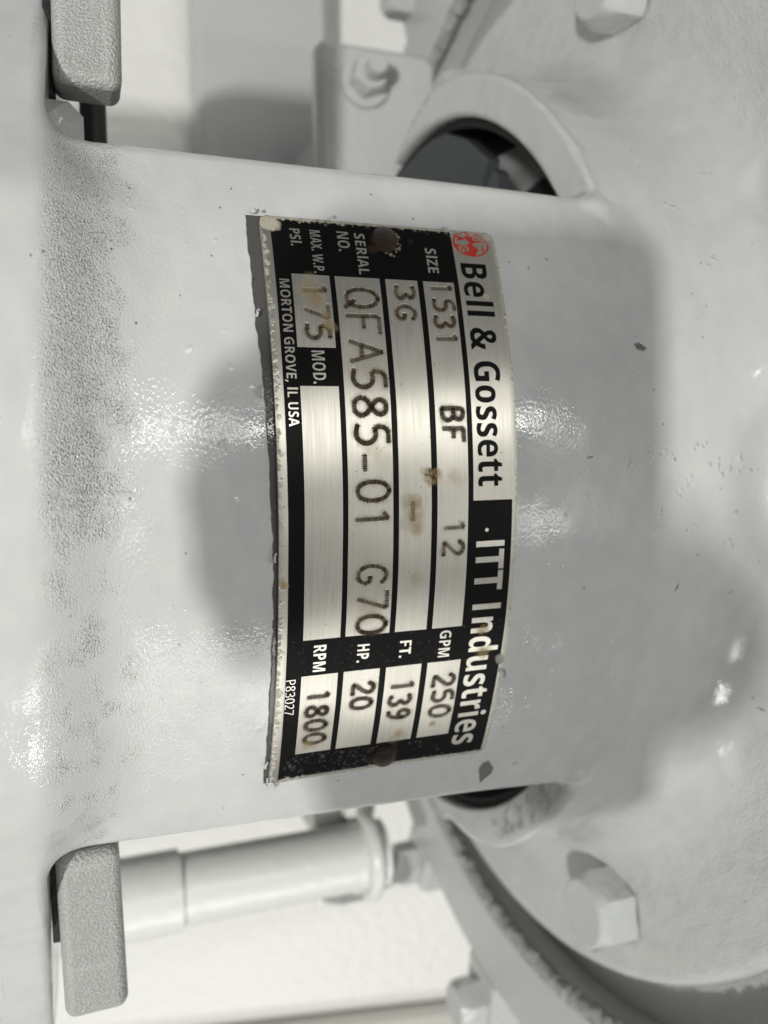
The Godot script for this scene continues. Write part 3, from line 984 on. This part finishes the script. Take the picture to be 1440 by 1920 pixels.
func nameplate(pump_node: Node3D) -> void:
	var count := PW * PH
	p_col.resize(count * 3)
	p_metal.resize(count)
	p_rough.resize(count)
	p_high.resize(count)
	# brushed along the plate's length
	var brush := noise(0.5, 2, FastNoiseLite.TYPE_VALUE, 31)
	var streak := noise(1.0, 1, FastNoiseLite.TYPE_VALUE, 32)
	var rows := PackedFloat32Array()
	rows.resize(PH)
	for y in PH: rows[y] = streak.get_noise_2d(y * 0.61, 3.0)
	rect(A0, A1, X0, X1, false)
	# panels
	rect(-57.4, 10.0, -29.3, 10.7, true)
	rect(1.8, 65.0, -29.3, 20.0, true)
	# windows
	rect(-45.0, -29.7, -26.0, -18.1, false)
	rect(-45.0, 29.4, -17.0, -7.3, false)
	rect(-45.0, 29.4, -6.1, 1.1, false)
	rect(-45.0, 29.4, 2.4, 9.5, false)
	rect(-21.9, 29.4, -26.0, -18.1, false)
	rect(37.6, 58.0, -26.0, -18.1, false)
	rect(37.6, 58.0, -16.9, -8.8, false)
	rect(37.6, 58.0, -7.4, 0.8, false)
	rect(37.6, 58.0, 2.2, 10.2, false)
	# print
	letters("Bell & Gossett", -50.0, -1.2, 11.7, 18.4, 1)
	letters("I", 10.5, 11.8, 11.6, 18.4, 0)
	letters("TT", 12.4, 21.5, 11.6, 18.4, 0)
	letters("I", 24.6, 25.9, 11.6, 18.5, 0)
	letters("ndustries", 27.8, 62.0, 11.6, 19.0, 0)
	blob(8.1, 14.1, 0.55, BARE, 1.0, 1.0, 0.36)
	letters("SIZE", -53.0, -47.1, 4.0, 6.7, 0)
	letters("SERIAL", -55.4, -45.8, -11.6, -9.1, 0)
	letters("NO.", -55.5, -50.8, -15.4, -12.8, 0)
	letters("MAX. W.P.", -55.3, -45.5, -21.2, -18.9, 0)
	letters("PSI.", -55.4, -51.3, -25.4, -23.0, 0)
	letters("MORTON GROVE, IL USA", -43.8, -14.0, -28.9, -26.4, 0)
	letters("MOD.", -29.1, -22.4, -23.2, -20.5, 0)
	letters("GPM", 30.1, 36.5, 4.5, 7.2, 0)
	letters("FT.", 31.6, 35.6, -4.7, -2.0, 0)
	letters("HP.", 31.5, 35.7, -14.2, -11.5, 0)
	letters("RPM", 30.7, 36.8, -23.6, -20.9, 0)
	letters("P83027", 38.1, 46.8, -29.2, -27.1, 0, 400)
	emblem()
	# worn black near the lower rivet, scratches through the print
	for n in 260:
		var a := rng.randf_range(58.5, 65.8)
		var x := rng.randf_range(-28.0, -4.0) if n % 3 else rng.randf_range(-28.0, 12.0)
		blob(a, x, rng.randf_range(0.1, 0.5), Color(0.12, 0.125, 0.13), rng.randf_range(0.1, 0.5), 0.3, 0.45)
	for n in 160:
		blob(rng.randf_range(28.0, 38.0), rng.randf_range(-28.0, 19.0), rng.randf_range(0.1, 0.25), Color(0.2, 0.19, 0.17), rng.randf_range(0.1, 0.4), 0.3, 0.5)
	# grey overspray and cream residue along the margins
	for n in 1100:
		var side := n % 4
		var a := rng.randf_range(A0, A1)
		var x := X0
		if side == 0: x = X0 + absf(rng.randfn(0.0, 0.5))
		elif side == 1:
			a = A0 + absf(rng.randfn(0.0, 0.55))
			x = rng.randf_range(X0, X1)
		elif side == 2:
			a = A1 - absf(rng.randfn(0.0, 0.6))
			x = rng.randf_range(X0, X1)
		else:
			x = X1 - absf(rng.randfn(0.0, 0.25))
			if rng.randf() < 0.6: a = rng.randf_range(A0, -38.0)
		blob(a, x, rng.randf_range(0.15, 0.65), Color(0.40, 0.375, 0.30), rng.randf_range(0.15, 0.7), 0.0, 0.5, 0.03)
	for n in 30: blob(A0 + rng.randf_range(0.0, 1.5), X1 - rng.randf_range(0.0, 2.0), rng.randf_range(0.5, 1.4), Color(0.42, 0.40, 0.33), 0.5, 0.0, 0.5)
	for n in 40: blob(A0 + rng.randf_range(0.0, 3.5), X0 + rng.randf_range(0.0, 3.5), rng.randf_range(0.4, 1.3), Color(0.40, 0.37, 0.30), 0.6, 0.0, 0.5)
	# stamped figures
	stamped("QFA585-01", -42.7, 6.8, -15.3, -8.2, 1.0)
	stamped("G70", 14.0, 29.2, -14.8, -8.3, 1.0, 0.28)
	stamped("1531", -45.0, -31.0, 4.0, 8.8, 0.9)
	stamped("BF", -17.9, -10.5, 4.1, 8.9, 0.9)
	stamped("12", 5.6, 13.3, 4.0, 8.6, 0.75)
	stamped("3G", -43.9, -36.2, -4.3, 0.1, 0.85)
	stamped("-", 0.9, 6.0, -4.1, -0.3, 0.9)
	stamped("175", -43.4, -31.4, -23.9, -19.0, 0.9)
	stamped("1800", 41.4, 55.6, -24.3, -19.6, 0.8)
	stamped("20", 40.7, 47.4, -14.5, -9.8, 0.7)
	stamped("139", 41.3, 51.5, -5.8, -0.6, 0.7)
	stamped("250", 40.9, 52.4, 4.4, 9.4, 0.7)
	# stains and specks
	for s in [[-4.2, 0.2, 1.6, 0.5], [-3.8, 2.4, 1.3, 0.45], [-2.6, 1.0, 1.1, 0.5], [1.2, -2.6, 2.2, 0.3], [4.6, -2.9, 2.4, 0.35], [7.0, -2.4, 2.0, 0.2], [-3.4, 6.5, 2.4, 0.12], [18.0, -2.2, 2.4, 0.15], [-42.0, -23.0, 2.4, 0.55], [-39.6, -21.4, 2.2, 0.5], [-36.0, -20.0, 1.8, 0.35], [-34.5, -18.8, 1.5, 0.5], [17.0, -30.0, 1.1, 0.8], [-8.0, -10.0, 3.0, 0.10], [24.0, -12.0, 3.0, 0.10], [-25.0, -12.0, 4.0, 0.10], [54.5, 6.0, 1.2, 0.3], [56.0, -23.0, 1.8, 0.35], [56.5, -3.0, 2.0, 0.35], [36.0, 15.2, 1.8, 0.35], [31.0, 14.5, 1.5, 0.4]]:
		for n in 7: blob(s[0] + rng.randfn(0.0, s[2] * 0.4), s[1] + rng.randfn(0.0, s[2] * 0.4), s[2] * rng.randf_range(0.4, 1.0), Color(0.36, 0.27, 0.13), s[3] * 0.62, 0.25, 0.5)
	for n in 12: blob(-4.0 + rng.randfn(0.0, 0.5), 1.0 + rng.randfn(0.0, 0.7), rng.randf_range(0.2, 0.5), Color(0.13, 0.07, 0.02), 0.6, 0.0, 0.6)
	for n in 140: blob(rng.randf_range(A0, A1), rng.randf_range(X0, X1), rng.randf_range(0.08, 0.2), Color(0.04, 0.025, 0.015), rng.randf_range(0.3, 0.9), 0.0, 0.6)
	for n in 5: blob(40.5 + rng.randfn(0.0, 1.6), 20.4 + rng.randfn(0.0, 0.4), rng.randf_range(0.6, 1.3), Color(0.42, 0.40, 0.36), 0.9, 0.0, 0.4, 0.12)
	blob(-42.4, 17.0, 0.8, Color(0.40, 0.37, 0.32), 0.8, 0.0, 0.5)
	for p in [[-54.1, -5.1], [61.9, -5.1]]:
		for n in 26: blob(p[0] + rng.randfn(0.0, 1.7), p[1] + rng.randfn(0.0, 1.7), rng.randf_range(0.5, 1.6), Color(0.07, 0.05, 0.035), 0.35, 0.1, 0.6)
	# cream paint scuffed round the upper rivet
	for n in 26:
		var t := rng.randf_range(0.2, 2.6)
		blob(-54.1 + 3.1 * cos(t) + rng.randfn(0.0, 0.3), -5.1 + 3.3 * sin(t) + rng.randfn(0.0, 0.3), rng.randf_range(0.15, 0.5), Color(0.30, 0.27, 0.21), 0.6, 0.0, 0.5)
	var col := PackedByteArray()
	col.resize(count * 3)
	var orm := PackedByteArray()
	orm.resize(count * 3)
	for y in PH:
		var fine := rows[y] * 0.10
		for x in PW:
			var i := y * PW + x
			var m := p_metal[i]
			var b := brush.get_noise_2d(x * 0.02, y * 1.0)
			p_high[i] += (fine * 0.010 + b * 0.004) * m
			var tone := 1.0 + (fine * 0.5 + b * 0.07) * m
			var c := Color(p_col[i * 3] * tone, p_col[i * 3 + 1] * tone, p_col[i * 3 + 2] * tone).linear_to_srgb()
			col[i * 3] = clampi(int(c.r * 255.0), 0, 255)
			col[i * 3 + 1] = clampi(int(c.g * 255.0), 0, 255)
			col[i * 3 + 2] = clampi(int(c.b * 255.0), 0, 255)
			orm[i * 3] = 255
			orm[i * 3 + 1] = clampi(int((p_rough[i] + b * 0.05) * 255.0), 0, 255)
			orm[i * 3 + 2] = clampi(int(m * 255.0), 0, 255)
	var m := ORMMaterial3D.new()
	m.resource_name = "printed_plate"
	m.albedo_texture = ImageTexture.create_from_image(Image.create_from_data(PW, PH, false, Image.FORMAT_RGB8, col))
	m.orm_texture = ImageTexture.create_from_image(Image.create_from_data(PW, PH, false, Image.FORMAT_RGB8, orm))
	m.heightmap_enabled = true
	m.heightmap_scale = 0.1
	m.heightmap_texture = ImageTexture.create_from_image(Image.create_from_data(PW, PH, false, Image.FORMAT_RF, p_high.to_byte_array()))
	m.metallic_specular = 0.24
	m.anisotropy_enabled = true
	m.anisotropy = -0.6
	# the sheet itself: bent round the arm, a little wavy, edges turned down
	var na := 150
	var nx := 60
	var bag := Bag.new()
	var uv := PackedVector2Array()
	var rows_v := []
	var warp := noise(0.03, 2, FastNoiseLite.TYPE_SIMPLEX_SMOOTH, 41)
	for i in na + 1:
		var row := PackedVector3Array()
		for j in nx + 3:
			var u := float(i) / na
			var jj := clampi(j - 1, 0, nx)
			var v := float(jj) / nx
			var a := lerpf(A0, A1, u)
			var x := lerpf(X1, X0, v)
			# rounded corners
			var ea := minf(a - A0, A1 - a)
			var ex := minf(x - X0, X1 - x)
			if ea < 1.6:
				var inset := 1.6 - sqrt(maxf(0.0, 1.6 * 1.6 - (1.6 - ea) * (1.6 - ea)))
				x = clampf(x, X0 + inset, X1 - inset)
			var high := 0.75 + warp.get_noise_2d(a, x) * 0.22
			if x < -29.0: high += (-29.0 - x) * 0.18
			var edge := minf(ea, ex)
			if edge < 0.35: high -= (0.35 - edge) * 0.7
			if j == 0 or j == nx + 2: high = -0.3
			var t := a / R
			row.append(pt(x, AX + (R + high) * cos(t), (R + high) * sin(t)))
			uv.append(Vector2(u, v))
		rows_v.append(row)
	bag.grid(rows_v, false)
	# end skirts
	for e in [0, na]:
		var lower := PackedVector3Array()
		for p in rows_v[e]:
			var q := Vector3(p.x, p.y + FLOOR * MM - AX * MM, p.z)
			var s := (R - 0.3) * MM / Vector2(q.y, q.z).length()
			lower.append(Vector3(p.x, q.y * s - FLOOR * MM + AX * MM, q.z * s))
		var pair := [rows_v[e], lower] if e else [lower, rows_v[e]]
		bag.grid(pair, false)
		for side in 2:
			for j in nx + 3: uv.append(Vector2(0.001 if e == 0 else 0.999, float(clampi(j - 1, 0, nx)) / nx))
	var plate := put("name_plate", weld(bag, 60.0, uv), m, pump_node)
	plate.set_meta("label", "riveted metal nameplate with black print and stamped figures")
	var rivet := turned([Vector2(2.9, -0.4), Vector2(2.95, 0.3), Vector2(2.8, 0.9), Vector2(2.4, 1.5), Vector2(1.75, 1.95), Vector2(1.0, 2.2), Vector2(0.4, 2.27)], 28, 60.0)
	for p in [[-54.1, -5.1], [61.9, -5.1]]:
		var t: float = p[0] / R
		var o := place("rivet", rivet, mats.rust, plate, Transform3D(Basis(Vector3.RIGHT, t), pt(p[1], AX + (R + 0.75) * cos(t), (R + 0.75) * sin(t))))
		o.position = pt(p[1], AX + (R + 0.75) * cos(t), (R + 0.75) * sin(t))

# curls of torn paint standing at the plate's corners
func flakes(parent: Node) -> void:
	for q in [[-59.5, -31.0, 0.5], [-58.8, -33.0, 1.4], [-59.6, -16.0, 0.3], [-58.9, 9.0, 1.0], [60.0, -33.0, 2.0], [64.5, -32.0, 0.4], [66.6, -30.5, 1.2], [12.0, -32.6, 2.3], [-20.0, -33.9, 2.8], [-36.0, -34.2, 1.9], [42.0, 21.6, 0.2]]:
		var t: float = q[0] / R
		var path := []
		for i in 7:
			var s := i / 6.0
			var a := t + (0.9 * cos(q[2]) * s + 0.3 * sin(s * 5.0)) * 1.6 / R
			var h := 0.3 + 1.3 * sin(s * 2.6)
			path.append(Vector3(q[1] + (sin(q[2]) * s + 0.3 * cos(s * 4.0)) * 1.6, AX + (R + h) * cos(a), (R + h) * sin(a)))
		put("paint_flake", tube(path, 0.22, 6, 0.4), mats.paint, parent)

# round red maker's mark in four parts at the head of the plate
func emblem() -> void:
	var ca := -54.9
	var cx := 15.3
	var ra := 3.2
	var rx := 4.35
	for y in range(int(pv(cx + rx)) - 2, int(pv(cx - rx)) + 3):
		for x in range(int(pu(ca - ra)) - 2, int(pu(ca + ra)) + 3):
			# q: +x along the line of print, +y up
			var q := Vector2(((x + 0.5) / PW * (A1 - A0) + A0 - ca) / ra, (X1 - (y + 0.5) / PH * (X1 - X0) - cx) / rx)
			var d := q.length()
			if d > 1.0: continue
			# quarters bounded by two curves that cross in the middle
			var bend := 0.22 * sin(q.x * 3.0)
			var bend2 := -0.22 * sin(q.y * 3.0)
			var top := q.y > bend
			var first := q.x < bend2
			var on := d > 0.89 or absf(q.y - bend) < 0.055 or absf(q.x - bend2) < 0.065
			if top and first: on = true     # solid quarter with the first initial
			if not top and not first: on = true   # solid quarter with the second
			# initials left bare
			var l1 := q - Vector2(-0.42, 0.45)
			if top and first:
				var lx := absf(l1.x + 0.14)
				if absf(l1.y) < 0.26 and (lx < 0.07): on = false
				for s in [-1.0, 1.0]:
					var e := Vector2(l1.x + 0.02, l1.y - s * 0.13).length()
					if l1.x > -0.1 and e > 0.09 and e < 0.18: on = false
			var l2 := q - Vector2(0.42, -0.45)
			if not top and not first:
				var e := l2.length()
				if e > 0.16 and e < 0.28 and not (l2.x > 0.08 and l2.y > 0.0 and l2.y < 0.14): on = false
				if absf(l2.y) < 0.05 and l2.x > 0.0 and l2.x < 0.24: on = false
			# a flame and two arrows in the bare quarters
			if not top and first:
				var f := q - Vector2(-0.38, -0.5)
				if f.y > -0.22 and f.y < 0.3 and absf(f.x) < 0.18 * (0.3 - f.y) / 0.4 and f.y > -0.16 - absf(f.x): on = true
			if top and not first:
				for s in [0.28, 0.62]:
					var f := q - Vector2(0.3, s)
					if absf(f.y) < 0.035 and f.x > -0.2 and f.x < 0.15: on = true
					if f.x >= 0.12 and f.x < 0.32 and absf(f.y) < 0.12 * (0.32 - f.x) / 0.2: on = true
			if on: ink(y * PW + x, RED, 0.0, 0.4, 0.97 if not (top and d > 0.6 and q.x < 0.0) else 0.72)

# ---------------------------------------------------------------- things round the pump
func surroundings() -> void:
	var pipe := base("drain_pipe", "white painted pipe with a thicker coupling running below the bracket arm", "pipe", pt(0, FLOOR, 190))
	put("pipe_run", tube([Vector3(-34, -206, 190), Vector3(20, -206, 190), Vector3(62, -206, 190)], 15.5, 40), mats.white_paint, pipe)
	put("coupling", tube([Vector3(-120, -206, 190), Vector3(-34.5, -206, 190), Vector3(-34, -206, 190)], 17.5, 40), mats.white_paint, pipe)
	put("leg", tube([Vector3(-100, FLOOR, 190), Vector3(-100, -224, 190)], 12.0, 24), mats.white_paint, pipe)
	var clamp_ := base("pipe_clamp", "white painted pipe clamp with nuts holding the pipe on a post", "clamp", pt(52, FLOOR, 190))
	var loop := []
	for i in 25:
		var a := PI * i / 24.0
		loop.append(Vector3(54.0, -206.0 + 17.5 * sin(a), 190.0 - 17.5 * cos(a)))
	loop.push_front(Vector3(54.0, -226.0, 172.5))
	loop.push_back(Vector3(54.0, -226.0, 207.5))
	put("strap", tube(loop, 3.6, 14, 0.12), mats.white_paint, clamp_)
	put_box("saddle", Vector3(48, -226, 192), Vector3(30, 6, 64), 1.5, mats.white_paint, clamp_)
	put_box("post", Vector3(50, (FLOOR - 229.0) / 2.0, 190), Vector3(22, -229.0 - FLOOR, 22), 2.0, mats.white_paint, clamp_)
	var nut := hex_head(15.0, 9.0)
	for z in [172.5, 207.5]: place("nut", nut, mats.white_paint, clamp_, Transform3D(Basis(), pt(54, -223, z)))
	var pad := put_box("black_block", Vector3(36, -222, 164), Vector3(40, 10, 14), 2.0, mats.dull_black, clamp_)  # plain black block low beside the pipe
	pad.set_meta("label", "black block beside the pipe")
	put("fitting", tube([Vector3(40, -222, 212), Vector3(46, -224, 216), Vector3(58, -222, 214), Vector3(66, -212, 204), Vector3(68, -200, 196)], 7.0, 16, 0.25), mats.lumpy_paint, clamp_)
	var rail := base("base_rail", "pale grey steel base rail out of focus above the bracket arm", "rail", pt(32, FLOOR, -300))
	put_box("rail_beam", Vector3(50, -400, -330), Vector3(84, 40, 340), 4.0, mats.paint, rail)
	var bracket := base("mounting_bracket", "light grey steel bracket with a nut and washer on its stud", "bracket", pt(62, FLOOR, -145))
	put_box("bracket_plate", Vector3(62, -206, -140), Vector3(56, 12, 82), 3.0, mats.paint, bracket)
	put_box("bracket_post", Vector3(72, (FLOOR - 212.0) / 2.0, -140), Vector3(36, -212.0 - FLOOR, 60), 3.0, mats.paint, bracket)
	place("washer", turned([Vector2(11.5, 0), Vector2(11.5, 2.0), Vector2(10.8, 2.8), Vector2(6, 2.8)], 32), mats.paint, bracket, Transform3D(Basis(), pt(55, -200, -165)))
	place("nut", hex_head(14.5, 9.0), mats.paint, bracket, Transform3D(Basis(Vector3.UP, 0.3), pt(55, -197, -165)))
	place("stud", turned([Vector2(4.2, 0), Vector2(4.2, 17), Vector2(3.4, 18)], 20), mats.paint, bracket, Transform3D(Basis(), pt(55, -197, -165)))

# The photographer's phone: its lens is the camera, its outline makes the rounded shadow on the pump
func phone(at: Transform3D) -> void:
	var w := 71.5
	var h := 151.0
	var r := 11.0
	var bag := Bag.new()
	var rows := []
	for level in [[0.0, 1.6], [0.5, 0.5], [1.6, 0.0], [6.6, 0.0], [7.7, 0.5], [8.2, 1.6]]:
		var row := PackedVector3Array()
		for k in 4:
			var cx: float = (w / 2.0 - r) * [1, -1, -1, 1][k]
			var cy: float = (h / 2.0 - r) * [1, 1, -1, -1][k]
			for s in 9:
				var a := PI / 2.0 * (k + s / 8.0)
				row.append(Vector3(cx + cos(a) * (r - level[1]), cy + sin(a) * (r - level[1]), level[0]) * MM)
		rows.append(row)
	bag.grid(rows, true)
	bag.cap(rows[0], true)
	bag.cap(rows[-1], false)
	var o := MeshInstance3D.new()
	o.name = "phone"
	o.mesh = weld(bag, 40.0)
	o.material_override = mats.phone_case
	var holder := MeshInstance3D.new()
	holder.name = "hand"
	holder.mesh = surface_net(Vector3(-150.0, -330.0, -22.0), Vector3(-20.0, 10.0, 190.0), 3.0, 6, 1)
	holder.material_override = mats.skin_tone
	tag(holder, "bare hand gripping the phone, its fingers shading the arm left of the nameplate", "hand")
	holder.transform = at
	add_child(holder, true)
	tag(o, "dark phone held over the pump, known by its rounded shadow beside the nameplate", "phone")
	o.transform = Transform3D(at.basis, at.origin + at.basis * (Vector3(12.5 - w / 2.0, 13.0 - h / 2.0, 2.5) * MM))
	add_child(o, true)
